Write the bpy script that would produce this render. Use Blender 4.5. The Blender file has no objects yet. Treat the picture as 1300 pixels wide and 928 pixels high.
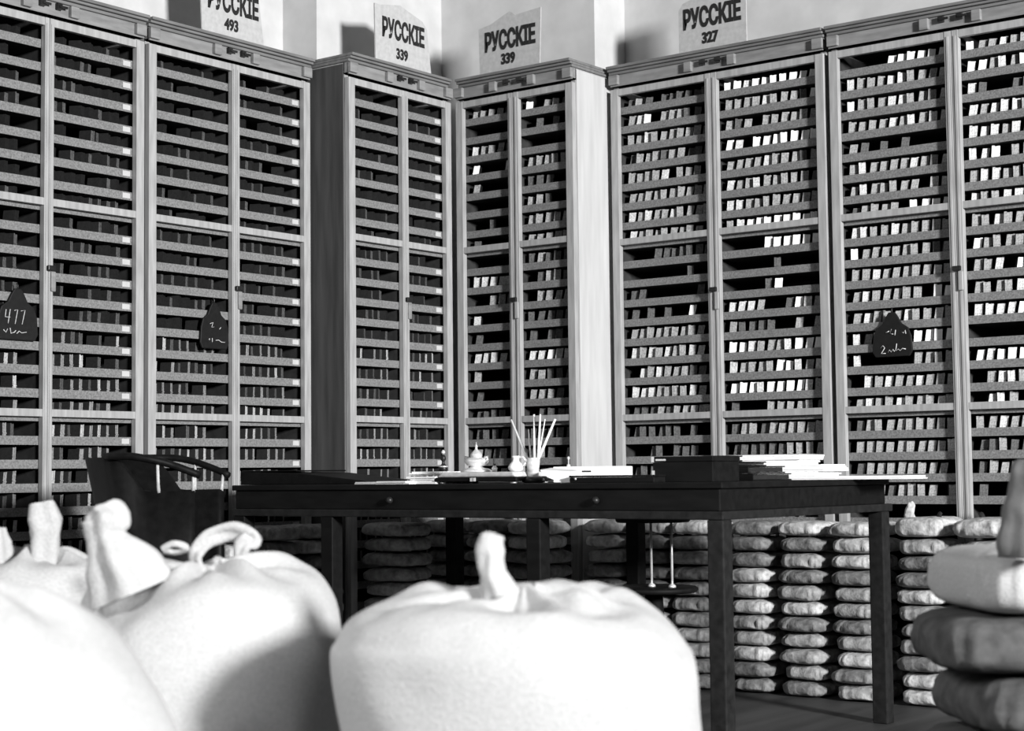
import bpy, math, random
from math import sin, cos, pi, radians
from mathutils import Vector, Matrix, noise, Euler
random.seed(7)
S = bpy.context.scene
COL = S.collection

# ------------------------------------------------------------------ helpers
class MB:
    def __init__(self): self.v=[]; self.f=[]; self.m=[]; self.sm=[]
    def add(self, vs, fs, mi=0, smooth=False, M=None):
        o=len(self.v)
        for p in vs:
            p=Vector(p)
            self.v.append(M@p if M is not None else p)
        for f in fs:
            self.f.append([i+o for i in f]); self.m.append(mi); self.sm.append(smooth)
    def box(self, x0,x1,y0,y1,z0,z1, mi=0, M=None, shear=0.0, taper=0.0):
        t=taper
        vs=[(x0,y0,z0),(x1,y0,z0),(x1,y1,z0),(x0,y1,z0),
            (x0+shear+t,y0+t,z1),(x1+shear-t,y0+t,z1),(x1+shear-t,y1-t,z1),(x0+shear+t,y1-t,z1)]
        self.add(vs,[(3,2,1,0),(4,5,6,7),(0,1,5,4),(1,2,6,5),(2,3,7,6),(3,0,4,7)],mi,False,M)
    def prism(self, pts, y0, y1, mi=0, M=None):
        """outline in x,z extruded along y"""
        n=len(pts)
        vs=[(x,y0,z) for x,z in pts]+[(x,y1,z) for x,z in pts]
        fs=[list(range(n)), list(range(2*n-1,n-1,-1))]
        for i in range(n):
            j=(i+1)%n; fs.append((j,i,i+n,j+n))
        self.add(vs,fs,mi,False,M)
    def lathe(self, prof, n=24, mi=0, M=None, sx=1, sy=1):
        vs=[]; fs=[]
        for r,z in prof:
            for k in range(n):
                a=2*pi*k/n; vs.append((r*cos(a)*sx, r*sin(a)*sy, z))
        for i in range(len(prof)-1):
            for k in range(n):
                a=i*n+k; b=i*n+(k+1)%n
                fs.append((a,b,b+n,a+n))
        fs.append(list(range(n-1,-1,-1))); fs.append([(len(prof)-1)*n+k for k in range(n)])
        self.add(vs,fs,mi,True,M)
    def tube(self, pts, r, n=8, mi=0, M=None):
        pts=[Vector(p) for p in pts]; rs=r if isinstance(r,(list,tuple)) else [r]*len(pts)
        vs=[]; fs=[]; ref=Vector((0,0,1))
        for i,p in enumerate(pts):
            t=(pts[min(i+1,len(pts)-1)]-pts[max(i-1,0)]).normalized()
            a=t.cross(ref if abs(t.dot(ref))<.95 else Vector((1,0,0))).normalized(); b=t.cross(a)
            for k in range(n):
                w=2*pi*k/n; vs.append(p+(a*cos(w)+b*sin(w))*rs[i])
        for i in range(len(pts)-1):
            for k in range(n):
                a=i*n+k; b=i*n+(k+1)%n; fs.append((a,b,b+n,a+n))
        fs.append(list(range(n-1,-1,-1))); fs.append([(len(pts)-1)*n+k for k in range(n)])
        self.add(vs,fs,mi,True,M)
    def mesh(self, name, mats):
        me=bpy.data.meshes.new(name); me.from_pydata([tuple(p) for p in self.v],[],self.f)
        for m in (mats if isinstance(mats,(list,tuple)) else [mats]): me.materials.append(m)
        me.polygons.foreach_set('material_index',self.m); me.polygons.foreach_set('use_smooth',self.sm)
        me.update(); return me
    def build(self, name, mats, parent=None, bevel=0):
        o=bpy.data.objects.new(name,self.mesh(name,mats)); COL.objects.link(o)
        if parent: o.parent=parent
        if bevel:
            b=o.modifiers.new('bevel','BEVEL'); b.width=bevel; b.segments=2; b.limit_method='ANGLE'
        return o

def tag(o,label=None,cat=None,group=None,kind=None):
    if label: o['label']=label
    if cat: o['category']=cat
    if group: o['group']=group
    if kind: o['kind']=kind
    return o
def empty(name,loc,rz=0,label=None,cat=None,group=None):
    o=bpy.data.objects.new(name,None); COL.objects.link(o); o.empty_display_size=.05
    o.location=loc; o.rotation_euler=(0,0,rz); return tag(o,label,cat,group)
def part(name,me,parent,loc=(0,0,0),rot=(0,0,0)):
    o=bpy.data.objects.new(name,me); COL.objects.link(o); o.parent=parent; o.location=loc; o.rotation_euler=rot; return o
ORD=['first','second','third','fourth','fifth','sixth','seventh','eighth','ninth','tenth','eleventh','twelfth',
     'thirteenth','fourteenth','fifteenth','sixteenth','seventeenth','eighteenth','nineteenth','twentieth',
     'twenty-first','twenty-second','twenty-third','twenty-fourth','twenty-fifth','twenty-sixth','twenty-seventh','twenty-eighth','twenty-ninth']

def mat(name,v,rough=.7,scale=40,amt=.25,bump=.1,stretch=(1,1,1),metal=0,detail=4,spec=.3):
    m=bpy.data.materials.new(name); m.use_nodes=True; nt=m.node_tree; b=nt.nodes['Principled BSDF']
    b.inputs['Roughness'].default_value=rough; b.inputs['Metallic'].default_value=metal
    b.inputs['Specular IOR Level'].default_value=spec
    tc=nt.nodes.new('ShaderNodeTexCoord'); mp=nt.nodes.new('ShaderNodeMapping'); mp.inputs['Scale'].default_value=stretch
    nz=nt.nodes.new('ShaderNodeTexNoise'); nz.inputs['Scale'].default_value=scale; nz.inputs['Detail'].default_value=detail
    cr=nt.nodes.new('ShaderNodeValToRGB'); lo=v*(1-amt); hi=min(1,v*(1+amt))
    cr.color_ramp.elements[0].position=.3; cr.color_ramp.elements[1].position=.7
    cr.color_ramp.elements[0].color=(lo,lo,lo,1); cr.color_ramp.elements[1].color=(hi,hi,hi,1)
    L=nt.links.new
    L(tc.outputs['Object'],mp.inputs[0]); L(mp.outputs[0],nz.inputs['Vector']); L(nz.outputs[0],cr.inputs[0]); L(cr.outputs[0],b.inputs['Base Color'])
    if bump:
        bp=nt.nodes.new('ShaderNodeBump'); bp.inputs['Strength'].default_value=bump; bp.inputs['Distance'].default_value=.01
        L(nz.outputs[0],bp.inputs['Height']); L(bp.outputs[0],b.inputs['Normal'])
    return m

WOOD=mat('cabinet_wood',.36,.55,60,.18,.08,(1,1,.12))
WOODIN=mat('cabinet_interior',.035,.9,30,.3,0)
LIP=mat('shelf_lip_wood',.19,.7,160,.35,.1)
SIDESHADE=mat('shaded_side_panel',.06,.6,30,.3,.05,(1,1,.1))  # shade of the unlit cabinet side, put into the panel colour
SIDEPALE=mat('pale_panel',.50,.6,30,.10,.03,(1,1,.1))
WHITE_TAB=mat('white_label',.5,.8,60,.05,0)
CORN=mat('cornice_wood',.17,.6,50,.22,.08,(.2,1,1))
FRZ=mat('frieze_wood',.23,.6,50,.22,.08,(.2,1,1))
DARKWOOD=mat('black_stained_wood',.006,.6,40,.4,.05,(.2,1,1),spec=.12)
CHAIRWOOD=mat('dark_chair_wood',.005,.55,40,.4,.05,spec=.12)
EDGEWOOD=mat('table_edge_wood',.014,.5,40,.4,.05,spec=.15)  # slightly lighter than the black table wood
METAL=mat('polished_metal',.85,.33,30,.1,0,metal=.55)
DULLMETAL=mat('dark_metal',.03,.4,30,.3,0,metal=.5)
PLASTER=mat('wall_plaster',.56,.9,9,.08,.05)
PAPER=mat('white_paper',.88,.85,40,.05,.03)
PAPERG=mat('grey_paper',.5,.85,60,.15,.05)
SIGN=mat('sign_card',.45,.9,50,.10,.03)
INK=mat('black_ink',.015,.8,80,.3,0)
FLOOR=mat('floor_boards',.05,.6,12,.4,.1,(1,.08,1))
PLAQUE=mat('black_tin',.006,.6,60,.4,.05)
CHALK=mat('chalk_writing',.6,.9,120,.3,0)
def cloth(name,v,amt=.16,b=.3,sc=26): return mat(name,v,.95,sc,amt,b,detail=8,spec=.05)
SACK=cloth('pale_sackcloth',.41,.10,.25,190)
SACKSHADE=cloth('shaded_sackcloth',.08,.3,.3)  # shade on the pile's lower sacks, put into the cloth colour
BAGM=[cloth('bag_cloth_pale',.46,.4,.8,34),cloth('bag_cloth_grey',.30,.45,.8,34),cloth('bag_cloth_dull',.19,.45,.8,34)]
PK={'k':mat('card_black',.009,.8,140,.4,0),'d':mat('card_dark',.10,.8,140,.4,0),'m':mat('card_grey',.30,.85,150,.4,0),
    'l':mat('card_pale',.55,.85,150,.35,0),'w':mat('card_white',.92,.85,60,.05,0)}
PKL=list('kdmlw')

# ------------------------------------------------------------------ camera (solved from the photograph's perspective)
CAMX=Vector((4.58159,-5.58115,.814))
yaw,tilt,roll,fpx=2.22463254,.0637747753,-.0109029512,2160.578
d=Vector((cos(yaw)*cos(tilt),sin(yaw)*cos(tilt),sin(tilt))); r0=Vector((sin(yaw),-cos(yaw),0)); u0=r0.cross(d)
R_=r0*cos(roll)+u0*sin(roll); U_=-r0*sin(roll)+u0*cos(roll)
cd=bpy.data.cameras.new('camera'); cam=bpy.data.objects.new('camera',cd); COL.objects.link(cam)
M=Matrix((( R_.x,U_.x,-d.x,CAMX.x),(R_.y,U_.y,-d.y,CAMX.y),(R_.z,U_.z,-d.z,CAMX.z),(0,0,0,1)))
cam.matrix_world=M; cd.sensor_width=36; cd.lens=36*fpx/1300; cd.clip_start=.05; cd.clip_end=60
cd.dof.use_dof=True; cd.dof.focus_distance=6.2; cd.dof.aperture_fstop=5.0
S.camera=cam
def ray(px,py): return d+R_*((px-650)/fpx)+U_*((464-py)/fpx)
def at(px,py,D): return CAMX+ray(px,py)*D                 # design aid: a spot at depth D
def onx(px,py,x): v=ray(px,py); return CAMX+v*((x-CAMX.x)/v.x)
def ony(px,py,y): v=ray(px,py); return CAMX+v*((y-CAMX.y)/v.y)

# ------------------------------------------------------------------ cabinets
ZR1,ZR2,H=1.767,1.0417,2.5
PIT=(ZR1-ZR2)/9
LIPS=[ZR1+(7-r)*PIT for r in range(8)]+[ZR1-(r+1)*PIT for r in range(9)]+[ZR2-(r+1)*PIT for r in range(11)]
DEPTH=.35; ZTOP=2.405; LIPY=.0265
class Cab: pass
def cabinet(loc,rz,W,split,label,tabs=False,side=None,ce=(.004,.004),stile=.036,mid=.026,side_in=.010):
    c=Cab(); c.W=W; root=empty('card_cabinet',loc,rz,label,'cabinet','tall card index cabinets'); c.root=root
    b=MB(); t=.022
    x0=side_in; x1=W-side_in
    b.box(x0,x0+t,.026,DEPTH,0,H-.035); b.box(x1-t,x1,.026,DEPTH,0,H-.035)
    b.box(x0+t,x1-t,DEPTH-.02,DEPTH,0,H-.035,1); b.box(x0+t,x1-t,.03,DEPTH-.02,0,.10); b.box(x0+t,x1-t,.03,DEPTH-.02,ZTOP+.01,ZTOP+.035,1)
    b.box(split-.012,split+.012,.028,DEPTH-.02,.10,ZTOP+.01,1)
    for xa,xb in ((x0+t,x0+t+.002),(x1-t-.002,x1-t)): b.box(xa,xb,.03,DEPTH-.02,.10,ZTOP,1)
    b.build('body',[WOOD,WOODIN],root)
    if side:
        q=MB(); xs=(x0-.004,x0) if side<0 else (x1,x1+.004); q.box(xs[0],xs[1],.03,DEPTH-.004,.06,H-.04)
        q.build('side_panel',SIDESHADE if side<0 else SIDEPALE,root,.001)  # unlit left side coloured as shaded, lit right side pale
    k=MB(); e,e2=ce
    k.box(e,W-e2,-.004,DEPTH,H-.034,H-.022); k.box(e,W-e2,-.016,DEPTH,H-.022,H-.012); k.box(e,W-e2,-.026,DEPTH,H-.012,H)
    k.build('cornice',CORN,root,.003)
    f=MB(); f.box(x0,x1,.006,.03,ZTOP+.012,H-.034)
    f.box(x0,x1,.000,.03,ZTOP+.012,ZTOP+.018)
    f.build('frieze',FRZ,root)
    for bx,w in ((.030,.046),(split-.10,.036),(split+.10,.036),(W-.030,.046)):
        q=MB(); q.box(bx-w/2,bx+w/2,-.012,.006,ZTOP+.018,H-.036); q.build('frieze_block',FRZ,root,.003)
    for s_ in (-1,1):
        q=MB(); bx=split+s_*.035
        q.box(bx-.010,bx+.010,-.010,.006,ZTOP+.036,ZTOP+.058); q.box(bx-.004,bx+.03,-.014,-.008,ZTOP+.042,ZTOP+.050)
        q.build('turn_button',DULLMETAL,root)
    # two doors, each a frame of stiles and four rails
    for i,(a,z) in enumerate(((stile*.25,split-.001),(split+.001,W-stile*.25))):
        m=MB(); w0=stile if i==0 else mid; w1=mid if i==0 else stile
        m.box(a,a+w0,0,.024,.11,ZTOP); m.box(z-w1,z,0,.024,.11,ZTOP)
        for zc,hh in ((ZTOP-.014,.014),(ZR1-.002,.013),(ZR2-.002,.013),(.125,.015)):
            m.box(a+w0,z-w1,.002,.022,zc-hh,zc+hh)
        # astragal beads on the meeting stile
        xm=(z-w1*.5) if i==0 else (a+w0*.5)
        m.box(xm-.005,xm+.005,-.003,0,.13,ZTOP-.02)
        dr=m.build('door',WOOD,root,.003)
        if i==1:
            lk=MB(); zz=1.49
            lk.box(a+.004,a+.024,-.010,-.001,zz-.035,zz+.035); lk.build('lock_plate',WOOD if rz==0 else FRZ,dr,.004)
            hs=MB(); hs.box(a-.014,a+.018,-.018,-.006,zz+.036,zz+.054); hs.build('hasp',DULLMETAL,dr,.003)
    # shelves: board with a raised front lip
    c.cols=[(x0+t+.008,split-.016),(split+.016,x1-t-.008)]
    for ci,(a,z) in enumerate(c.cols):
        for zl in LIPS:
            m=MB(); m.box(a-.006,z+.004,LIPY+.008,DEPTH-.022,zl-.030,zl-.022,1)
            m.box(a-.006,z+.004-.006,LIPY,LIPY+.008,zl-.030,zl)
            if tabs and ci==1 and zl not in (LIPS[7],LIPS[16]):
                m.box(z-.048,z-.014,LIPY-.002,LIPY,zl-.024,zl-.005,2)
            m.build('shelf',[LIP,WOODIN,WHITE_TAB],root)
    return c
HP=pi/2
PL,PR=.19944,.23345
cabA=cabinet((-PL,-2.405,0),HP,.888,.460,'pale wood card cabinet at the left edge of the photo, holding dark packets',True,mid=.018)
cabB=cabinet((-PL,-1.513,0),HP,.856,.440,'card cabinet with a black plaque, left of the projecting corner pair',True,mid=.018)
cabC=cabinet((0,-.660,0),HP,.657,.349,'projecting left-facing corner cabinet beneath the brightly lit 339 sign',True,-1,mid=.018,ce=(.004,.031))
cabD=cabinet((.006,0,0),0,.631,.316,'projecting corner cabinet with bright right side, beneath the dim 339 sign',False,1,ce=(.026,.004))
cabE=cabinet((.648,PR,0),0,.998,.490,'card cabinet beneath the 327 sign, packets in many mixed shades')
cabF=cabinet((1.650,PR,0),0,1.02,.500,'rightmost card cabinet with a black plaque among pale packets')
WALLS=(cabC,cabD)

# ------------------------------------------------------------------ card packets
def packet_mesh(w,dp,h,lean,rnd):
    """a bundle of cards: pale front face, dark cover on the other sides, a tie band round the middle"""
    m=MB(); n=3; x=0
    for k in range(n):
        ww=w/n; hh=h*(1-.05*rnd.random()); o=len(m.f)
        m.box(x+(.0003 if k else 0),x+ww,.0015*rnd.random(),dp,0,hh,1,None,lean*hh/h); m.m[o+2]=0; m.m[o+1]=0; x+=ww
    o=len(m.f); m.box(-.0005+lean*.42,w+.0005+lean*.42,-.0008,dp+.0008,h*.44,h*.49,1,None,lean*.05); m.m[o+2]=0
    return m
rp=random.Random(3)
VAR=[packet_mesh(.0245+.0045*rp.random(),.045,.0635+.006*rp.random(),(.0 if i==0 else .004+.008*rp.random()),rp) for i in range(7)]
pats={}
pats['E0']=["dmd.dddddd","mlw.mmmdd.","mmlmmmmmmd","dmmmdmmddd","mmmml.mmm.","mmmmmmmmmm","lmlmmlmmmm","lmmmmmmmm.",
 "...ddddddd",".......d..","dd......d.","d.d.d..w..","mmmmmmmmm.","lmlmlmmll.",".lmlmmmdd.","lllmmmmlm.","dddmdmmmmm","dddddd.d..","..dd.ddd..","ddd......."]
pats['E1']=["wwlwwwwwww","mmmmlmmmdw","mdm.mmmmmm","wl.wwwwwww","mmmmlmmmdm","lmmlmmmmmd","llmmmmmmmm","mlwwwwwwww",
 "....wwwwww",".....d....","....dw....","lllm..dwlm","mdddd..m.m","wwlmmmlwww","lmmmmwwlml","wwwlwwwwlm","d...mmmmmd","dmmdmmmmmm","ddddddmmmm","dmmmmmmmmm"]
pats['F0']=["....wwwwww","lmmmllmmml","wmmmllmmml","mmmmlmlmll","md.d.d....","mlmmmmlmml","mlmmmmm.ll","dmmmm.wwww",
 "llmmlmmmmm","wmmmmmmmdm","mmlmmmmmlm","mlmmmmm.ww","mlmmmlmmlm","lml...wwww","l.....mmmm",".lmlmmlmmm","mlmmlmmmlm","dmmmmmmmmm","mmmmmmmmml","dmmmmmmmm.","mdmdmmmm.m"]
pats['F1']=["wmmlmm.m","wwmlmwlm","ld..ddmm","lmlllmml","lllmlmll","llw.mmml","mllmmmlm","lmmllmml","mmlmmmml","wmmmmmml","mml.wlml","mmmmllml","llllwlll","........","wlwwwwll",".mllmlml",".llm.lml","mmlmmmml","ddmddmmm","dmmddmmm","d..dd..m"]
pats['D0']=["mmmmdd","......","lmmmd.","w...w.","m.....","......","..d...","d.....","......","lllll.","..mmd.","l.....","d.....","llll..","m.....","d.....","dddd..","dddd.."]
pats['D1']=["w.mmdm",".d.d.d","......","mmmmm.","ddd...","mmd...","mmmmmm","mmmmm.","dmddd.",".dmmdd",".mmmm.","dddddd","d.dd..","llwlll","mmdddd","mmmd..",".ddddd","dddddd"]
def rowpat(key,r,n,rnd):
    if key in pats and r<len(pats[key]): return pats[key][r]
    if key[0] in 'ABC':
        base='kkkdkkd.' if r<8 else ('kddkdd.' if r<13 else 'mlmdmdm.'); return ''.join(rnd.choice(base) for _ in range(n))
    return ''.join(rnd.choice('dddmdk.') for _ in range(n))
stuff=MB(); nind=0; pcache={}
rr=random.Random(11)
def put_packets(c,letter,desc):
    global nind
    for ci,(a,z) in enumerate(c.cols):
        if letter=='F' and ci==1: z=a+.04*7
        dark=letter in 'ABC'
        pitch=.040 if dark else (.041 if letter=='D' else .0385)
        n=int((z-a-.045)/pitch)
        if not dark: pitch=(z-a-.040)/n
        for r,zl in enumerate(LIPS):
            if zl<(.66 if letter=='F' else .45): continue
            pt=rowpat(letter+str(ci),r,n,rr)
            for k in range(n):
                ch=pt[k] if k<len(pt) else rr.choice('dmm')
                if ch=='.': continue
                vi=rr.randrange(len(VAR)); mb=VAR[vi]
                x=a+.026+k*pitch+rr.uniform(-.002,.002); y=LIPY+.0100+rr.uniform(0,.003 if ch!='d' else .014)
                th=radians(rr.uniform(24,34)); sc=.84 if r==0 else rr.uniform(.93,1.02)
                L=Matrix.Translation((x,y,zl-.0219))@Matrix.Rotation(th,4,'Z')@Matrix.Diagonal((1,1,sc,1))
                if letter=='F' and nind<300:
                    key=(vi,ch)
                    if key not in pcache: pcache[key]=mb.mesh('card_packet',[PK[ch],PK['k']])
                    o=bpy.data.objects.new('card_packet',pcache[key]); COL.objects.link(o)
                    o.matrix_world=c.root.matrix_basis@L
                    tone={'w':'white','l':'pale','m':'grey','d':'dark','k':'black'}[ch]
                    half='left' if ci==0 else 'right'
                    tag(o,f'{tone} card packet, {ORD[k]} place from left, {ORD[r]} shelf down, {half} half of rightmost cabinet','card packet','card packets in the rightmost cabinet')
                    nind+=1
                else:
                    Mw=c.root.matrix_basis@L
                    nv=len(stuff.m); stuff.add(mb.v,mb.f,0,False,Mw)
                    for q,mi in enumerate(mb.m): stuff.m[nv+q]=PKL.index(ch) if mi==0 else 0
bpy.context.view_layer.update()
put_packets(cabF,'F','')
for c,l in ((cabA,'A'),(cabB,'B'),(cabC,'C'),(cabD,'D'),(cabE,'E')): put_packets(c,l,'')
so=stuff.build('card_packets',[PK[k] for k in PKL])
tag(so,'rows of small upright card packets filling all the shelves left of the rightmost cabinet','card packets',None,'stuff')

# ------------------------------------------------------------------ signs on top of the cabinets
def text_mesh(txt,size,thick,sx=1.0,bold=.0):
    cu=bpy.data.curves.new('txt','FONT'); cu.body=txt; cu.size=size; cu.extrude=thick; cu.align_x='CENTER'; cu.offset=bold; cu.resolution_u=3
    o=bpy.data.objects.new('txt',cu); COL.objects.link(o); dg=bpy.context.evaluated_depsgraph_get()
    me=bpy.data.meshes.new_from_object(o.evaluated_get(dg)); bpy.data.objects.remove(o); bpy.data.curves.remove(cu)
    me.transform(Matrix.Diagonal((sx,1,1,1)))
    for v in me.vertices: v.co=Vector((v.co.x,-v.co.z,v.co.y))
    me.materials.clear(); me.materials.append(INK); return me
def sign(loc,rz,outline,num,label,tiltx=.0,word_z=.165,num_z=.085,wx=0):
    root=empty('number_sign',loc,rz,label,'sign','card signs on the cabinet tops'); root.rotation_euler=(tiltx,0,rz)
    m=MB(); m.prism(outline,0,.006); m.build('board',SIGN,root)
    zb=max(z for x,z in outline)*.0
    w=text_mesh('РУССКІЕ',.108,.0012,.62,.0042); xs=[v.co.x for v in w.vertices]; s=.268/(max(xs)-min(xs)); w.transform(Matrix.Diagonal((s,1,1,1)))
    part('lettering',w,root,(wx,-.001,word_z))
    n=text_mesh(num,.060,.0012,.82,.0025); part('lettering',n,root,(wx-.01,-.001,num_z))
    return root
def sgn_spot(px0,px1,axis,val):
    if axis=='x': a=onx(px0,60,val).y; b=onx(px1,60,val).y
    else: a=ony(px0,60,val).x; b=ony(px1,60,val).x
    return (a+b)/2,(b-a)
yc,w=sgn_spot(477,546,'x',-.06)
o2=[(-w/2,0),(w/2+.01,0),(w/2-.02,.215),(w/2-.05,.245),(.03,.27),(-.02,.285),(-w/2+.03,.262),(-w/2-.005,.262)]
sign((-.06,yc,H),HP,o2,'339','brightly lit card sign reading 339, on the left-facing corner cabinet',0,.135,.055)
yc,w=sgn_spot(257,334,'x',-PL-.06)
o1=[(-w/2,0),(w/2+.01,0),(w/2-.03,.245),(.05,.285),(-.02,.29),(-w/2-.015,.28)]
sign((-PL-.06,yc,H),HP,o1,'493','card sign reading 493, leftmost above the cabinets, cut by the frame top',0,.125,.055)
xc,w=sgn_spot(609,687,'y',.06)
o3=[(-w/2,0),(w/2-.01,0),(w/2,.262),(.03,.252),(0,.272),(-.03,.262),(-w/2+.06,.232),(-w/2-.006,.222)]
sign((xc,.06,H),0,o3,'339','dim grey card sign reading 339, on the right-facing corner cabinet',0,.118,.052)
xc,w=sgn_spot(862,948,'y',PR+.06)
o4=[(-w/2,0),(w/2,0),(w/2,.27),(.02,.262),(-.05,.25),(-w/2+.02,.225),(-w/2,.20)]
sign((xc,PR+.06,H),0,o4,'327','grey card sign reading 327, above the second cabinet from the right',0,.118,.048,.0)

# ------------------------------------------------------------------ black plaques hanging on the cabinets
def plaque(loc,rz,lines,label,w=.15,h=.15):
    root=empty('hanging_plaque',loc,rz,label,'plaque','black shield plaques with handwriting')
    out=[(-.42,0),(.42,0),(.5,.12),(.47,.45),(.40,.62),(.24,.72),(.16,.86),(.08,.97),(-.08,.97),(-.16,.86),(-.24,.72),(-.40,.62),(-.47,.45),(-.5,.12)]
    m=MB(); m.prism([(x*w,z*h) for x,z in out],0,.0095); m.build('shield',PLAQUE,root,.003)
    hk=MB(); hk.tube([(0,.005,h*.93),(0,.004,h*1.03),(0,.007,h*1.06),(0,.0085,h*1.065)],.003,6); hk.build('hook',DULLMETAL,root)
    t=MB()
    for st in lines:
        t.tube([(x*w,-.0015,z*h) for x,z in st],.0016,4)
    t.build('handwriting',CHALK,root); return root
digits=[[(-.30,.56),(-.32,.42),(-.20,.42)],[(-.20,.57),(-.25,.30)],[(-.10,.55),(-.02,.57),(-.08,.30)],[(.06,.55),(.16,.57),(.09,.30)],
        [(-.36,.18),(-.30,.13),(-.26,.20)],[(-.2,.22),(-.18,.12),(-.1,.14),(-.06,.18)],[(-.04,.12),(.02,.17),(.08,.14),(.2,.16)]]
scr2=[[(-.18,.52),(-.08,.55),(-.12,.45),(-.04,.46)],[(.15,.42),(.2,.46)],[(-.22,.19),(-.19,.21),(-.2,.17)],[(-.1,.22),(-.1,.14)],[(.02,.18),(.12,.19),(.22,.15),(.34,.15)]]
scr3=[[(-.14,.53),(-.06,.56)],[(0,.60),(-.04,.50),(.04,.49)],[(.10,.58),(.08,.46)],[(.26,.52),(.30,.50),(.34,.56),(.35,.48)],
      [(-.28,.20),(-.22,.25),(-.18,.20),(-.27,.08),(-.16,.08)],[(-.10,.10),(-.06,.15),(-.02,.10),(.03,.16),(.06,.11)],[(.12,.28),(.09,.12),(.16,.16),(.20,.12),(.26,.17),(.34,.15)]]
pp=onx(21,432,-PL-.02); plaque((-PL-.0120,pp.y,pp.z),HP,digits,'black shield plaque reading 477, hanging on the leftmost cabinet',.165,.18)
pp=onx(271,443,-PL-.02); plaque((-PL-.0120,pp.y,pp.z),HP,scr2,'black shield plaque with faint script, on the cabinet left of the corner pair',.145,.18)
pp=ony(1134,453,PR+.02); plaque((pp.x,PR+.0120,pp.z),0,scr3,'black shield plaque with white script, hanging in the rightmost cabinet',.16,.17)

def fnoise(p,s,seed): return noise.noise(Vector(p)*s+Vector((seed*7.3,seed*2.9,seed*5.1)))
def knot(pts,rs,seed,pleat=7,amp=.15,n=28):
    """gathered cloth neck following a centre line"""
    m=MB(); vs=[]; fs=[]; P=[Vector(p) for p in pts]
    # resample
    Q=[];RR=[]
    for i in range(len(P)-1):
        p0=P[max(i-1,0)];p1=P[i];p2=P[i+1];p3=P[min(i+2,len(P)-1)]
        for k in range(8):
            t=k/8; Q.append(.5*((2*p1)+(p2-p0)*t+(2*p0-5*p1+4*p2-p3)*t*t+(3*p1-p0-3*p2+p3)*t**3)); RR.append(rs[i]*(1-t)+rs[i+1]*t)
    Q.append(P[-1]); RR.append(rs[-1])
    for i,p in enumerate(Q):
        t=(Q[min(i+1,len(Q)-1)]-Q[max(i-1,0)]).normalized(); a=t.cross(Vector((.3,1,.2))).normalized(); b=t.cross(a)
        for k in range(n):
            w=2*pi*k/n; r=RR[i]*(1+amp*sin(pleat*w+seed)+.25*fnoise((cos(w),sin(w),i*.12),1.3,seed))
            vs.append(p+(a*cos(w)+b*sin(w))*r)
    for i in range(len(Q)-1):
        for k in range(n):
            a=i*n+k; b=i*n+(k+1)%n; fs.append((a,b,b+n,a+n))
    fs.append(list(range(n-1,-1,-1))); fs.append([(len(Q)-1)*n+k for k in range(n)])
    m.add(vs,fs,0,True); return m
# ------------------------------------------------------------------ small cloth bags stacked along the cabinets
def bag_mesh(name,seed,mt,a=.094,b=.133,c=.0278):
    rnd=random.Random(seed); m=MB(); nu,nv=64,16; vs=[]; fs=[]
    sp=lambda v,e: math.copysign(abs(v)**e,v)
    off=Vector((seed*3.1,seed*1.7,0))
    for j in range(nv+1):
        ph=-pi/2+pi*j/nv
        for i in range(nu):
            th=2*pi*i/nu
            x=a*sp(cos(ph),.42)*sp(cos(th),.45); y=b*sp(cos(ph),.42)*sp(sin(th),.45); z=c*sp(sin(ph),.60)
            p=Vector((x,y,z*1.3)); n1=noise.noise(p*15+off); n2=noise.noise(Vector((p.x*60,p.y*60,p.z*22))+off*2); n3=abs(noise.noise(Vector((p.x*34,p.y*34,p.z*12))+off*3))
            edge=cos(ph)**2
            z+=.006*n1*(.25+.75*edge); x*=1+.05*n1; y*=1+.05*n1
            fr=(.003*sin(th*17+seed)-.016*n3)*edge            # gathered seam wrinkles round the rim
            x+=cos(th)*(fr+.004*n2); y+=sin(th)*(fr+.004*n2); z+=.0025*n2*edge-.008*(max(0,abs(x)/a-.55)+max(0,abs(y)/b-.6))*(1 if z>0 else .3)
            vs.append((x,y,z))
    for j in range(nv):
        for i in range(nu):
            q=j*nu+i; w=j*nu+(i+1)%nu; fs.append((q,w,w+nu,q+nu))
    m.add(vs,fs,0,True)
    me=m.mesh(name,mt); return me
BAGS=[bag_mesh('cloth_bag',k+1,BAGM[k%3]) for k in range(6)]
BAGBIG=[bag_mesh('cloth_bag',k+20,BAGM[0],.10,.145,.036) for k in range(2)]
rb=random.Random(5)
def stack(cx,cy,rz,desc,n,pitch=.0575,big=False,jit=.008):
    z=.030
    for k in range(n):
        top=(k==n-1)
        if top and big: z+=.010
        o=bpy.data.objects.new('cloth_bag',BAGBIG[rb.randrange(2)] if (top and big) else BAGS[rb.randrange(6)]); COL.objects.link(o)
        o.location=(cx+rb.uniform(-jit,jit),cy+rb.uniform(-jit,jit),z); o.rotation_euler=(rb.uniform(-.012,.012),rb.uniform(-.015,.015),rz+rb.uniform(-.1,.1)+(pi if rb.random()<.5 else 0))
        s=rb.uniform(.90,1.02); o.scale=(s,s,rb.uniform(.93,1.0))
        fromtop=n-1-k
        if top and big:
            e=knot([(-.05,-.06,.02),(-.056,-.062,.05),(-.048,-.06,.075),(-.052,-.058,.088)],[.028,.018,.016,.010],8,4,.25,18).build('cloth_ear',BAGM[0],o)
            e=knot([(.05,-.03,.03),(.058,-.034,.045),(.066,-.036,.047)],[.010,.008,.004],8,4,.25,12).build('tie_knot',INK,o)
        pos='topmost' if fromtop==0 else ('bottom' if k==0 else ORD[fromtop]+' from the top')
        tag(o,f'cloth bag, {pos}, stack {desc}' if fromtop and k else f'cloth bag, {pos} of stack {desc}','bag','small cloth bags stacked along the cabinets')
        z+=pitch
YR=.06
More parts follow.
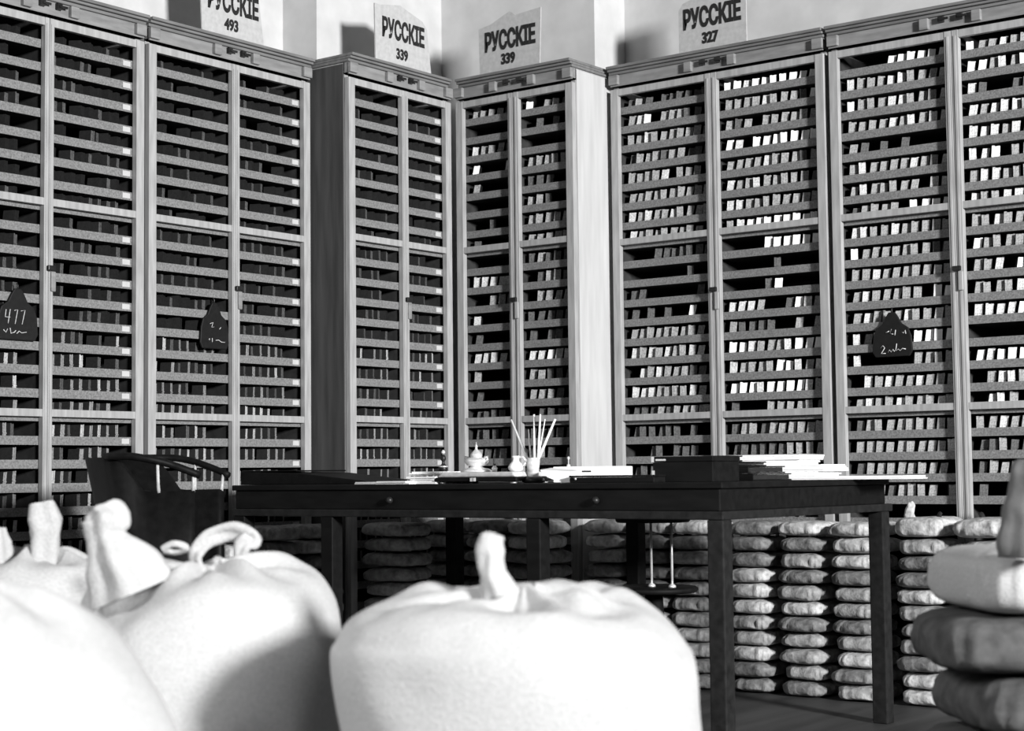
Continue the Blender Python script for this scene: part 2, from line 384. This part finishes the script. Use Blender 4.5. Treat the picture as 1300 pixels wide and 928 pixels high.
for x,desc,big in ((.775,'right of the middle table leg',False),(.975,'left of the thin bright rods',False),(1.175,'behind the thin bright rods',False),
    (1.42,'right of the thick table leg',False),(1.635,'between the right-hand table legs',False),(1.85,'left of the far table leg',False),
    (2.10,'just right of the far table leg',True),(2.33,'behind the dark right-edge pile',True)):
    stack(x,YR,0,desc,11,.0575,big)
for x,desc in ((.14,'in corner under the inkstand'),(.35,'under the pale jug'),(.56,'left of the middle table leg')): stack(x,-.17,0,desc,11)
stack(.16,-.56,HP,'under the pamphlets',11)
for y,desc in ((-1.52,'right of the armchair'),(-1.30,'below the writing slope'),(-1.08,'left of the left table leg'),(-.86,'right of the left table leg')):
    stack(-.035,y,HP,desc,11)
# ------------------------------------------------------------------ long dark table
TX0,TX1,TY0,TY1,TZ=.22,2.172,-1.49,-.42,.786
table=empty('long_table',((TX0+TX1)/2,(TY0+TY1)/2,0),0,'long black wooden table with square legs, in front of the bag stacks','table')
ox,oy=(TX0+TX1)/2,(TY0+TY1)/2
def tpart(name,boxes,mt,bev=.003):
    m=MB()
    for b in boxes: m.box(b[0]-ox,b[1]-ox,b[2]-oy,b[3]-oy,b[4],b[5])
    return m.build(name,mt,table,bev)
tpart('tabletop',[(TX0,TX1,TY0,TY1,.768,TZ)],DARKWOOD)
tpart('apron',[(TX0+.01,TX1-.012,TY0+.008,TY1-.01,.705,.768)],DARKWOOD)
tpart('frame_rail',[(TX0,TX1,TY0+.002,TY1+.02,.681,.705)],EDGEWOOD)
for k,(lx,ly) in enumerate(((2.145,TY0+.03),(1.515,TY0+.03),(.665,TY0+.03),(.25,TY0+.03),(2.145,TY1-.03),(1.2,TY1-.03),(.36,TY1-.03))):
    m=MB(); m.box(lx-.026-ox,lx+.026-ox,ly-.026-oy,ly+.026-oy,0,.681); m.build('leg',EDGEWOOD if lx>2 else DARKWOOD,table,.004)
for fx in (.95,1.75):
    m=MB(); m.lathe([(.003,0),(.008,.004),(.012,.012),(.009,.02),(.001,.024)],12,0,Matrix.Translation((fx-ox,TY0-oy+.009,.735))@Matrix.Rotation(pi/2,4,'X')); m.build('drawer_knob',DULLMETAL,table)

def tabpt(px,y,z=TZ): # x on the table top for a chosen row y
    return ony(px,610,y).x

# writing slope
x0=tabpt(305,-1.38); x1=tabpt(466,-1.38)
w=empty('writing_slope',((x0+x1)/2,-1.25,TZ),0,'black wedge-shaped writing slope on the left end of the long table','writing slope')
hw=(x1-x0)/2
m=MB(); m.prism([(-hw,0),(hw,0),(hw,.010),(-hw*.05,.040),(-hw*.98,.046)],-.13,.13); m.build('box',CHAIRWOOD,w,.003)
m=MB(); m.box(-hw*.98,-hw*.1,-.125,.125,.0455,.050); m.build('lid_ledge',CHAIRWOOD,w,.002)

# papers
def sheaf(px0,px1,y,h,n,label,mt=PAPER,rz=0,dy=.2,z0=0,cat='papers',name='paper_sheaf',tiltv=0,seed=1):
    a=tabpt(px0,y); b=tabpt(px1,y); rnd=random.Random(seed)
    m=MB(); t=h/n
    for k in range(n):
        j=rnd.uniform(-.012,.012); j2=rnd.uniform(-.012,.012)
        m.box(-(b-a)/2+j,(b-a)/2+j2,-.0+rnd.uniform(-.006,.006),dy+rnd.uniform(-.01,.01),t*k+.0002,t*(k+1)-.0004)
    o=m.build(name,mt); o.location=((a+b)/2,y,TZ+z0); o.rotation_euler=(0,tiltv,rz); return tag(o,label,cat,'papers lying on the long table')
sheaf(450,524,-1.42,.008,2,'thin flat sheet of pale paper, leftmost paper on the long table',PAPERG,.06,.2,seed=2)
sheaf(478,520,-1.47,.010,2,'narrow white pamphlet at the table front edge, left of the tall pamphlets',PAPER,-.04,.12,seed=3)
sheaf(519,556,-1.44,.024,4,'stacked white pamphlets left of the silver inkstand tray',PAPER,.0,.20,seed=4)
o=sheaf(522,562,-1.26,.014,3,'white pamphlet propped at a tilt behind the stacked pamphlets',PAPER,.25,.18,.026,seed=5); 

# little table bell / dark ornament
def lathe_thing(name,px,y,prof,label,cat,mt,n=20,parts=None):
    r=empty(name,(tabpt(px,y),y,TZ),0,label,cat); 
    return r
r=empty('table_ornament',(tabpt(563,-1.0),-1.0,TZ),0,'small dark turned ornament with bright beads, behind the pamphlets','ornament')
m=MB(); m.lathe([(.022,0),(.024,.008),(.012,.02),(.008,.035),(.016,.045),(.014,.058),(.006,.066),(.005,.075),(.010,.082),(.008,.094),(.001,.1)],16); m.build('stem',DULLMETAL,r)
m=MB(); m.lathe([(.001,.098),(.006,.102),(.0075,.108),(.004,.114),(.001,.116)],12); m.build('bead',METAL,r)
m=MB(); m.lathe([(.001,.053),(.0172,.055),(.0174,.059),(.001,.061)],12); m.build('bead',METAL,r)

# inkstand tray and silver inkwell
a=tabpt(556,-1.42); b=tabpt(660,-1.42)
tr=empty('inkstand_tray',((a+b)/2,-1.34,TZ),0,'long grey inkstand tray under the silver inkwell','tray')
hw=(b-a)/2
m=MB(); m.box(-hw,hw,-.10,.10,.006,.020); m.build('slab',CHAIRWOOD,tr,.003)
m=MB(); m.prism([(-hw*.96,.020),(hw*.96,.020),(hw*.90,.036),(-hw*.84,.036)],-.095,.095); m.build('cushion',PAPERG,tr,.005)
for fx in (-hw*.85,hw*.85):
    for fy in (-.08,.08):
        m=MB(); m.lathe([(.010,0),(.012,.003),(.009,.006)],12,0,Matrix.Translation((fx,fy,0))); m.build('foot',METAL,tr)
for fx in (.0,.012):
    m=MB(); m.box(-hw*.06+fx-.004,-hw*.06+fx+.004,-.104,-.100,.007,.018); m.build('clasp',METAL,tr)
iw=empty('inkwell',(tabpt(605,-1.34),-1.34,TZ+.036),0,'ornate silver inkwell with a finial, standing on the tray','inkwell')
m=MB(); m.lathe([(.050,0),(.052,.004),(.040,.010),(.024,.014),(.018,.018)],28); m.build('foot',METAL,iw)
m=MB(); m.lathe([(.018,.017),(.030,.022),(.040,.032),(.038,.040),(.026,.046),(.014,.048)],28); m.build('bowl',METAL,iw)
m=MB(); m.lathe([(.016,.047),(.020,.050),(.018,.058),(.011,.066),(.005,.072),(.003,.078),(.005,.082),(.0025,.086),(.001,.096)],20); m.build('lid',METAL,iw)
for s_ in (-1,1):
    m=MB(); m.tube([(s_*.036,0,.032),(s_*.048,0,.040),(s_*.046,0,.048),(s_*.034,0,.046)],.004,8); m.build('handle',METAL,iw)
sl=empty('seal_stamp',(tabpt(628,-1.35),-1.35,TZ+.036),0,'small slim metal seal standing right of the silver inkwell','seal')
m=MB(); m.lathe([(.008,0),(.009,.012),(.006,.016),(.004,.02)],12); m.build('head',METAL,sl)
m=MB(); m.lathe([(.004,.0195),(.005,.026),(.003,.032),(.0045,.038),(.002,.044),(.001,.050)],12); m.build('handle',DULLMETAL,sl)
# pale curved jug
jg=empty('small_jug',(tabpt(655,-1.40),-1.40,TZ+.036),.3,'small pale jug with a curled handle, at the right end of the tray','jug')
m=MB(); m.lathe([(.014,0),(.022,.006),(.024,.014),(.018,.024),(.010,.032),(.009,.040),(.013,.048)],20); m.build('body',PAPER,jg)
m=MB(); m.tube([(.008,0,.044),(.024,0,.046),(.034,0,.034),(.030,0,.020),(.020,0,.012)],.004,8); m.build('handle',METAL,jg)
# pen cup and pens
cupx,cupy=tabpt(677,-1.36),-1.36
cp=empty('pen_cup',(cupx,cupy,TZ),0,'mottled white cup holding pens, in the middle of the long table','cup')
m=MB(); m.lathe([(.021,0),(.022,.004),(.017,.010),(.0175,.030),(.020,.055),(.022,.078),(.0195,.078),(.0165,.05),(.0145,.012),(.001,.010)],24); m.build('vessel',mat('mottled_glaze',.62,.3,35,.5,.1),cp)
m=MB(); m.lathe([(.0235,0),(.036,.004),(.034,.014),(.0235,.020)],24); m.build('base_ring',DULLMETAL,cp)
def pen(b,t,label,r=.0032):
    b=Vector(b); t=Vector(t); dv=(t-b)
    root=empty('pen',b,0,label,'pen','pens standing in the cup'); 
    m=MB(); m.tube([dv*.12,dv*.5,dv],[r*1.1,r,r*.7],8); m.build('shaft',PAPER,root)
    m=MB(); m.tube([(0,0,0),dv*.12],[.0008,r*.9],8); m.build('nib',DULLMETAL,root)
def pen_to(px,py,bx,by,label,yy=0,bz=.014,r=.0032):
    t=ony(px,py,cupy+yy); pen((cupx+bx,cupy+by,TZ+bz),(t.x,cupy+yy,t.z),label,r)
pen_to(649,533,.008,.003,'pale pen leaning far to the left in the cup',.02,r=.0040)
pen_to(671,545,-.006,.004,'short thin pen, upright, second from left in the cup',.0)
pen_to(678,526,.010,-.006,'pale pen leaning slightly left near the middle of the cup',-.01,r=.0036)
pen_to(686,526,.011,.004,'tallest upright pale pen in the cup',-.02,r=.0036)
pen_to(692,532,-.001,.009,'dark pen behind the tallest pens in the cup',.03,r=.0022)
pen_to(705,532,-.009,-.003,'thick pale pen leaning to the right in the cup',.0,r=.0044)
# white papers and stamp right of the cup
bx0=tabpt(694,-1.22); bx1=tabpt(768,-1.22)
wb=empty('white_box',((bx0+bx1)/2,-1.13,TZ),.38,'flat white card box with a dark slot, right of the pen cup','box')
m=MB(); m.box(-(bx1-bx0)/2,(bx1-bx0)/2,-.06,.10,0,.050); m.build('body',PAPER,wb,.003)
m=MB(); m.box(-.035,.012,-.0612,-.0600,.032,.037); m.build('slot',INK,wb)
ob=MB(); a=tabpt(692,-1.45); b=tabpt(724,-1.45); L=b-a
ob.add([(-L*.5,0,.040),(L*.55,0,.034),(L*.55,0,.002),(L*.2,0,.001),(-L*.25,0,.018),(-L*.5,.12,.046),(L*.55,.12,.038),(L*.55,.12,.006),(L*.2,.12,.004),(-L*.25,.12,.020)],
       [(0,4,3,2,1),(5,6,7,8,9),(0,1,6,5),(1,2,7,6),(2,3,8,7),(3,4,9,8),(4,0,5,9)],0)
oo=ob.build('curled_paper',PAPER); oo.location=((a+b)/2-.01,-1.45,TZ); oo.rotation_euler=(0,0,.35); tag(oo,'curled white paper leaning beside the pen cup','paper','papers lying on the long table')
st=empty('hand_stamp',(tabpt(722,-1.14),-1.14,TZ+.050),0,'tiny hand stamp standing on the flat white box','stamp')
m=MB(); m.lathe([(.006,0),(.006,.006),(.002,.009)],12); m.build('pad',METAL,st)
m=MB(); m.lathe([(.002,.0085),(.0022,.022),(.005,.026),(.004,.031),(.001,.033)],12); m.build('handle',METAL,st)
# low black box
a=tabpt(723,-1.46); b=tabpt(830,-1.46)
lb=empty('low_black_box',((a+b)/2,-1.46,TZ),0,'low flat black box at the table front, below the white box','box')
m=MB(); m.box(-(b-a)/2,(b-a)/2,0,.11,0,.016); m.build('tray',DARKWOOD,lb,.002)
m=MB(); m.box(-(b-a)/2-.002,(b-a)/2+.002,-.002,.112,.0165,.022); m.build('lid',DARKWOOD,lb,.002)
m=MB(); m.lathe([(.001,0),(.004,.002),(.001,.004)],10,0,Matrix.Translation((-(b-a)*.42,-.0015,.012))@Matrix.Rotation(pi/2,4,'X')); m.build('stud',METAL,lb)
# dark box with bright metal corner
a=tabpt(829,-1.40); b=tabpt(905,-1.40)
db=empty('document_box',((a+b)/2,-1.30,TZ),0,'tall black document box with bright metal left corner, on the table','box')
hw=(b-a)/2
m=MB(); m.box(-hw,hw,-.10,.05,0,.058); m.build('body',DARKWOOD,db,.002)
m=MB(); m.box(-hw-.001,hw+.001,-.101,.051,.0585,.074); m.build('lid',DARKWOOD,db,.002)
m=MB(); m.box(-hw-.003,-hw+.005,-.1035,-.101,.058,.074); m.box(-hw+.012,-hw+.045,-.1035,-.101,.062,.067); m.build('corner_plate',METAL,db)
m=MB(); m.box(-hw-.003,-hw+.005,-.1025,-.1002,.002,.012); m.box(-hw-.002,-hw+.006,-.1025,-.1002,.02,.034); m.build('corner_plate',METAL,db)
# black ledgers and white paper heap at right
def slab(px0,px1,y,z0,h,dy,mt,name,label,cat,rz=0,n=3,seed=1,grp=None):
    a=tabpt(px0,y); b=tabpt(px1,y); rnd=random.Random(seed); m=MB()
    for k in range(n):
        j=rnd.uniform(-.008,.008); m.box(-(b-a)/2+j,(b-a)/2+rnd.uniform(-.008,.008),rnd.uniform(-.003,.003),dy+rnd.uniform(-.01,.01),h*k/n+.0002,h*(k+1)/n-.0003)
    o=m.build(name,mt); o.location=((a+b)/2,y,TZ+z0); o.rotation_euler=(0,0,rz); return tag(o,label,cat,grp)
def ledger(px0,px1,y,z0,h,dy,label):
    a=tabpt(px0,y); b=tabpt(px1,y); w=b-a
    r=empty('ledger',((a+b)/2,y,TZ+z0),0,label,'book','black ledgers under the white paper heap')
    m=MB(); m.box(-w/2,w/2,0,dy,0,.004); m.box(-w/2,w/2,0,dy,h-.004,h); m.box(-w/2,w/2,0,.004,.004,h-.004); m.build('cover',DARKWOOD,r,.001)
    m=MB(); m.box(-w/2+.006,w/2-.006,.0045,dy-.006,.0045,h-.0045); m.build('pages',INK,r)
ledger(900,956,-1.12,0,.022,.24,'black ledger lying lowest under the left of the paper heap')
ledger(902,950,-1.11,.0225,.022,.23,'black ledger in the middle, under the left of the paper heap')
ledger(898,928,-1.11,  .045,.014,.22,'topmost black ledger, right beside the document box')
ledger(898,918,-1.10,.0597,.018,.12,'narrow black book capping the ledgers beside the document box')
G='white paper sheaves heaped on the table right'
slab(955,1144,-.70,0,.011,.22,PAPER,'paper_sheaf','longest white sheaf, lowest of the right-hand heap','papers',.10,3,3,G)
slab(962,1036,-.69,.0115,.015,.21,PAPER,'paper_sheaf','second lowest white sheaf of the right-hand heap','papers',.10,3,4,G)
slab(950,1042,-.68,.027,.022,.21,PAPER,'paper_sheaf','thick white sheaf near the top of the right-hand heap','papers',.09,4,5,G)
slab(944,1014,-.67,.0495,.015,.19,PAPER,'paper_sheaf','white sheaf second from the top of the right-hand heap','papers',.12,2,7,G)
slab(918,1012,-.68,.065,.017,.20,PAPER,'paper_sheaf','topmost white sheaf of the right-hand heap, reaching furthest left','papers',.08,3,6,G)

# ------------------------------------------------------------------ round stand with thin rods beneath the table
sp_=ony(830,741,-.95); 
stn=empty('round_stand',(sp_.x,-.95,0),0,'dark round stand with two thin bright rods, beneath the long table','stand')
zs=.45
m=MB(); m.lathe([(.135,zs-.018),(.142,zs-.012),(.142,zs-.004),(.135,zs)],32); m.build('round_shelf',DARKWOOD,stn)
m=MB(); m.lathe([(.14,0),(.14,.02),(.05,.04),(.03,.06),(.025,.2),(.035,.3),(.028,zs-.018)],24); m.build('pedestal',DARKWOOD,stn)
for dx_ in (.005,.082):
    m=MB(); m.tube([(dx_,-.02,zs),(dx_,-.02,.66)],.0042,8); m.lathe([(.012,zs),(.012,zs+.006),(.005,zs+.012)],12,0,Matrix.Translation((dx_,-.02,0))); m.build('rod',METAL,stn)
m=MB(); m.lathe([(.115,.655),(.12,.66),(.12,.672),(.115,.676)],32); m.build('round_top',DARKWOOD,stn)

# ------------------------------------------------------------------ dark barrel armchair at the left
cp0=at(236,640,5.15)
hd=math.atan2(R_.y,R_.x)-.05
ch=empty('barrel_armchair',(cp0.x,cp0.y,0),hd,'black barrel-backed wooden armchair with spindled arms, left of the long table','chair')
def shell(th0,th1,z0,z1,r0f,r1f,thick,n=28,topf=None):
    m=MB(); vs=[]; fs=[]
    for i in range(n+1):
        th=th0+(th1-th0)*i/n; zt=topf(th) if topf else z1
        k0=Vector((cos(th),sin(th)*1.05,0))
        for (z,off) in ((z0,0),(zt,0),(zt,-thick),(z0,-thick)):
            r=r0f+(r1f-r0f)*((z-.42)/.46)*max(0,(-cos(th)))**.7 + off
            vs.append((k0.x*r,k0.y*r,z))
    for i in range(n):
        for j in range(4):
            a=i*4+j; b=i*4+(j+1)%4; fs.append((a,b,b+4,a+4))
    fs.append((3,2,1,0)); fs.append([n*4+j for j in range(4)])
    m.add(vs,fs,0,True); return m
def topz(th):
    u=abs(th-pi); 
    if u<.95: return .876
    if u<1.25: return .876-(u-.95)/.30*.10
    return .776
shell(pi-1.95,pi+1.95,.30,.88,.20,.30,.022,44,topz).build('back_panel',CHAIRWOOD,ch)
m=MB(); m.lathe([(.01,.40),(.17,.40),(.19,.41),(.195,.43),(.17,.45),(.01,.455)],32,0,None,1,1.05); m.build('seat',CHAIRWOOD,ch)
for s_ in (-1,1):
    rail=[]
    for k in range(15):
        u=.85+(2.02-.85)*k/14; th=pi+s_*u
        rad=.20+.10*max(0,-cos(th))**.7; z=.878-.058*(max(0,(u-1.15))/.87)**1.3
        rail.append((cos(th)*(rad+.004),sin(th)*1.05*(rad+.004),z))
    m=MB(); m.tube(rail,.011,8); m.build('arm_rail',CHAIRWOOD,ch)
    for u in (1.45,1.93):
        th=pi+s_*u; rad=.20+.10*max(0,-cos(th))**.7; zt=.878-.058*(max(0,(u-1.15))/.87)**1.3
        m=MB(); m.tube([(cos(th)*(rad-.010),sin(th)*1.05*(rad-.010),.772),(cos(th)*(rad-.006),sin(th)*1.05*(rad-.006),.79),(cos(th)*rad,sin(th)*1.05*rad,zt)],[.006,.005,.0042],8); m.build('spindle',mat('pale_spindle',.45,.3,30,.2,0),ch)  # spindles much paler than the rest of the chair
for lx,ly in ((.13,.12),(.13,-.12),(-.13,.12),(-.13,-.12)):
    m=MB(); m.tube([(lx*1.15,ly*1.15,0),(lx,ly,.41)],[.014,.019],10); m.build('leg',CHAIRWOOD,ch)

# ------------------------------------------------------------------ big sacks in the foreground
def sack_body(prof,sx,sy,seed,folds=9,fold_amp=.012,lump=.03,ridges=(),n=120,sub=12,top_tilt=(0,0),square=0,squash=0,slope=0):
    # smooth profile by Catmull-Rom
    P=[Vector((a,b)) for a,b in prof]; pts=[]
    for i in range(len(P)-1):
        p0=P[max(i-1,0)];p1=P[i];p2=P[i+1];p3=P[min(i+2,len(P)-1)]
        for k in range(sub):
            t=k/sub; pts.append(.5*((2*p1)+(p2-p0)*t+(2*p0-5*p1+4*p2-p3)*t*t+(3*p1-p0-3*p2+p3)*t**3))
    pts.append(P[-1]); R=max(p.x for p in P); ZT=max(p.y for p in P)
    m=MB(); vs=[]; fs=[]
    for p in pts:
        rad=max(p.x,.0005)
        for k in range(n):
            th=2*pi*k/n; x=cos(th)*rad*sx; y=sin(th)*rad*sy; z=p.y
            up=max(0,(z-ZT*.62)/(ZT*.38)); g=math.exp(-((rad/R-.34)/.25)**2)*up
            z+=fold_amp*g*(sin(folds*th+seed+2.0*fnoise((x,y,0),5,seed)))+fold_amp*.6*g*sin((folds*2+1)*th+seed*2)
            for (ta,wa,ra,wr,amp) in ridges:
                da=(th-ta+pi)%(2*pi)-pi
                z+=amp*math.exp(-(da/wa)**2)*math.exp(-((rad-ra)/wr)**2)*up
            l1=fnoise((x,y,z),3.2,seed); l2=fnoise((x,y,z),9,seed+1)
            s=min(1,rad/(R*.5))
            x+=cos(th)*(lump*l1+lump*.35*l2)*s; y+=sin(th)*(lump*l1+lump*.35*l2)*s; z+=(lump*.5*l1+lump*.2*l2)*min(1,max(0,z)/.2)*s
            l3=fnoise((x,y,z),20,seed+2); z+=.006*l3*up
            if x<0: x*=1+square*up*min(1,rad/(R*.6))
            z+=squash*up*min(0,x+.06)-slope*up*max(0,x-.05)
            z+=(x*top_tilt[0]+y*top_tilt[1])*up
            vs.append((x,y,max(z,0)))
    for i in range(len(pts)-1):
        for k in range(n):
            a=i*n+k; b=i*n+(k+1)%n; fs.append((a,b,b+n,a+n))
    fs.append([(len(pts)-1)*n+k for k in range(n)]); fs.append(list(range(n-1,-1,-1)))
    m.add(vs,fs,0,True); return m
def rim(Rm,Hs,sh=.16,neck=.02):
    return [(.0,0),(Rm*.85,0),(Rm*.98,.05),(Rm,.2),(Rm*1.0,Hs-sh*1.3),(Rm*.93,Hs-sh*.55),(Rm*.78,Hs-sh*.18),(Rm*.55,Hs-.012),(Rm*.3,Hs),(Rm*.14,Hs+.004),(neck,Hs+.012)]
right_ang=math.atan2(R_.y,R_.x)   # direction of image right on the floor
def face(root): root.rotation_euler=(0,0,right_ang)     # local x = image right, local y = away
def big_sack(px,py,D,label): # px,py = centre of its flat top
    p=at(px,py,D); r=empty('mail_sack',(p.x,p.y,0),right_ang,label,'sack','big pale sacks standing in the foreground'); return r,p.z
# middle sack with the round knob
r,zt=big_sack(664,752,2.55,'big pale sack with a round knob on top, nearest the middle')
sack_body(rim(.266,.636,.095),1.0,.86,2,6,.010,.022,((2.6,.5,.15,.045,.030),(.55,.6,.16,.05,.034),(1.5,.5,.17,.05,.014),(4.4,1.1,.085,.05,-.022),(-2.4,.4,.15,.05,.014),(-.5,.35,.10,.035,.022)),square=.16,squash=.05,slope=.16).build('body',SACK,r)
knot([(-.035,-.02,.635),(-.045,-.02,.668),(-.048,-.02,.70),(-.046,-.02,.722),(-.045,-.02,.728)],[.03,.019,.021,.017,.004],3,6,.08).build('tied_neck',SACK,r)
# left sack with the twisted ears
r,zt=big_sack(264,712,2.95,'big pale sack with folded neck at left and a cloth loop behind')
sack_body(rim(.232,.652,.20),1.0,.90,5,5,.014,.034,((2.9,.5,.16,.07,.025),(.3,.8,.12,.08,.016),(3.9,.5,.17,.06,-.03),(4.9,.4,.12,.05,.014)),top_tilt=(.03,0)).build('body',SACK,r)
knot([(-.10,-.06,.62),(-.125,-.06,.675),(-.145,-.055,.715),(-.148,-.05,.745),(-.158,-.045,.762)],[.062,.044,.028,.034,.024],4,5,.16).build('tied_neck',SACK,r)
knot([(-.035,.14,.64),(-.046,.15,.672),(-.022,.16,.705),(.018,.16,.716),(.045,.15,.700),(.034,.14,.685),(.028,.14,.64)],[.006,.011,.014,.016,.018,.012,.006],6,3,.35,20).build('cloth_loop',SACK,r)
knot([(-.095,.12,.684),(-.085,.118,.692),(-.07,.116,.694),(-.058,.118,.688),(-.066,.122,.682),(-.08,.124,.680),(-.095,.122,.683)],[.006,.006,.006,.006,.006,.006,.006],2,3,.15,12).build('cord_ring',SACK,r)
# near left corner sack
r.scale=(1.1,1.1,1.0)
r,zt=big_sack(-45,742,2.05,'big pale sack cut by the lower left corner of the photo')
sack_body([(0,0),(.24,0),(.275,.06),(.285,.25),(.27,.42),(.24,.53),(.20,.595),(.15,.643),(.10,.671),(.05,.686),(.02,.69)],1.0,.9,8,5,.008,.022).build('body',SACK,r)
# sack behind at the left edge
r,zt=big_sack(45,706,3.45,'pale sack at the left edge with a white cloth ear, behind the others')
sack_body(rim(.20,.662,.16),1.0,.9,11,6,.014,.02).build('body',SACK,r)
knot([(.03,-.05,.645),(.032,-.05,.69),(.03,-.05,.735),(.024,-.045,.765)],[.020,.026,.030,.022],9,4,.18).build('tied_neck',SACK,r)
knot([(-.045,-.06,.64),(-.052,-.06,.69),(-.05,-.06,.72)],[.02,.024,.012],5,4,.15).build('cloth_ear',SACK,r)

r.scale=(1.12,1.12,1.0)
# ------------------------------------------------------------------ pile of lying sacks at the right edge
def lying(px,py,D,a,b,c,seed,label,mt,rz=0):
    p=at(px,py,D); me=bag_mesh('lying_sack',seed,mt,a,b,c); o=bpy.data.objects.new('lying_sack',me); COL.objects.link(o)
    o.location=p; o.rotation_euler=(0,0,right_ang+rz); return tag(o,label,'sack','sacks lying in the pile at the right edge')
DR=3.3
pz=at(1285,725,DR)
names=['topmost pale sack of the pile at the right edge','second sack down, in shade, of the pile at the right edge','third sack down of the pile at the right edge',
       'fourth sack down of the right-edge pile','fifth sack down of the right-edge pile','lowest sack of the right-edge pile, on the floor']
zz=.635; 
for k,nm in enumerate(names):
    c=.062 if k==0 else .054
    z=.600-k*.1135+(0 if k else .004)
    px=(1300,1275,1310,1285,1296,1290)[k]
    p=at(px,725,DR)
    me=bag_mesh('lying_sack',40+k,SACK if k==0 else SACKSHADE,.150 if k==0 else .165,.20,c)
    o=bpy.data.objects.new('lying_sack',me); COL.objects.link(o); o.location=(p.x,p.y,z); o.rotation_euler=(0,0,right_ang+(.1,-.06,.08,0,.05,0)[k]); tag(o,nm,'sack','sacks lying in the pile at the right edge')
# upright grey cloth at the right frame edge
p=at(1300,690,3.05)
g=empty('upright_cloth_sack',(p.x,p.y,.655),right_ang,'upright grey cloth sack neck at the right frame edge, above the pile','sack')
knot([(0,0,-.0),(.002,0,.05),(.006,0,.10),(.012,0,.15),(.016,0,.172)],[.047,.043,.036,.030,.022],12,5,.10).build('gathered_cloth',cloth('mid_grey_cloth',.13,.15,.2),g)

# cloth ears on bag stacks at right
for px,y,pts,rs,lab in ((1140,YR-.10,[(0,0,0),(-.01,0,.03),(-.004,0,.055)],[.03,.02,.014],'twisted white cloth ear on the bag stack right of the far leg'),):
    pass

# ------------------------------------------------------------------ room shell
def structure(name,m,mt): o=m.build(name,mt); o['kind']='structure'; return o
m=MB(); m.box(-1.2,7.5,-9,1.2,-.05,0); structure('floor',m,FLOOR)
XW=-PL-DEPTH-.003; YW=PR+DEPTH+.003
yb=onx(402,60,-DEPTH-.003).y; xb=ony(755,60,DEPTH+.003).x
m=MB(); m.box(XW-.2,XW,-9,YW+.2,0,3.9); structure('wall_left',m,PLASTER)
m=MB(); m.box(XW,7.5,YW,YW+.2,0,3.9); structure('wall_back',m,PLASTER)
m=MB(); m.box(XW,-DEPTH-.003,yb,YW,0,3.9); m.box(-DEPTH-.003,xb,DEPTH+.003,YW,0,3.9); structure('trim_1',m,PLASTER)
m=MB(); m.box(5.0,5.25,-.80,YW,0,3.9); m.box(5.0,5.25,-.80-4.6,-.80,0,.5); structure('light_blocker_right',m,PLASTER)  # unseen wall piece added to shade the right part of the back wall

# ------------------------------------------------------------------ light
def area(name,loc,target,sx,sy,power,spread=180):
    l=bpy.data.lights.new(name,'AREA'); l.shape='RECTANGLE'; l.size=sx; l.size_y=sy; l.energy=power; l.spread=radians(spread)
    o=bpy.data.objects.new(name,l); COL.objects.link(o); o.location=loc; o.rotation_euler=(Vector(target)-Vector(loc)).to_track_quat('-Z','Y').to_euler(); return o
area('window_light',(12.0,-4.9,3.2),(.3,-.6,1.5),1.1,1.3,1080,120)
area('fill_light',(2.5,-6.9,2.7),(2.75,-3.4,.55),1.4,1.1,14.0,55)
w=bpy.data.worlds.new('world'); S.world=w; w.use_nodes=True; w.node_tree.nodes['Background'].inputs[0].default_value=(.9,.9,.9,1); w.node_tree.nodes['Background'].inputs[1].default_value=.055
S.view_settings.view_transform='Standard'; S.view_settings.look='None'; S.view_settings.gamma=1; S.view_settings.exposure=0; S.view_settings.use_curve_mapping=False
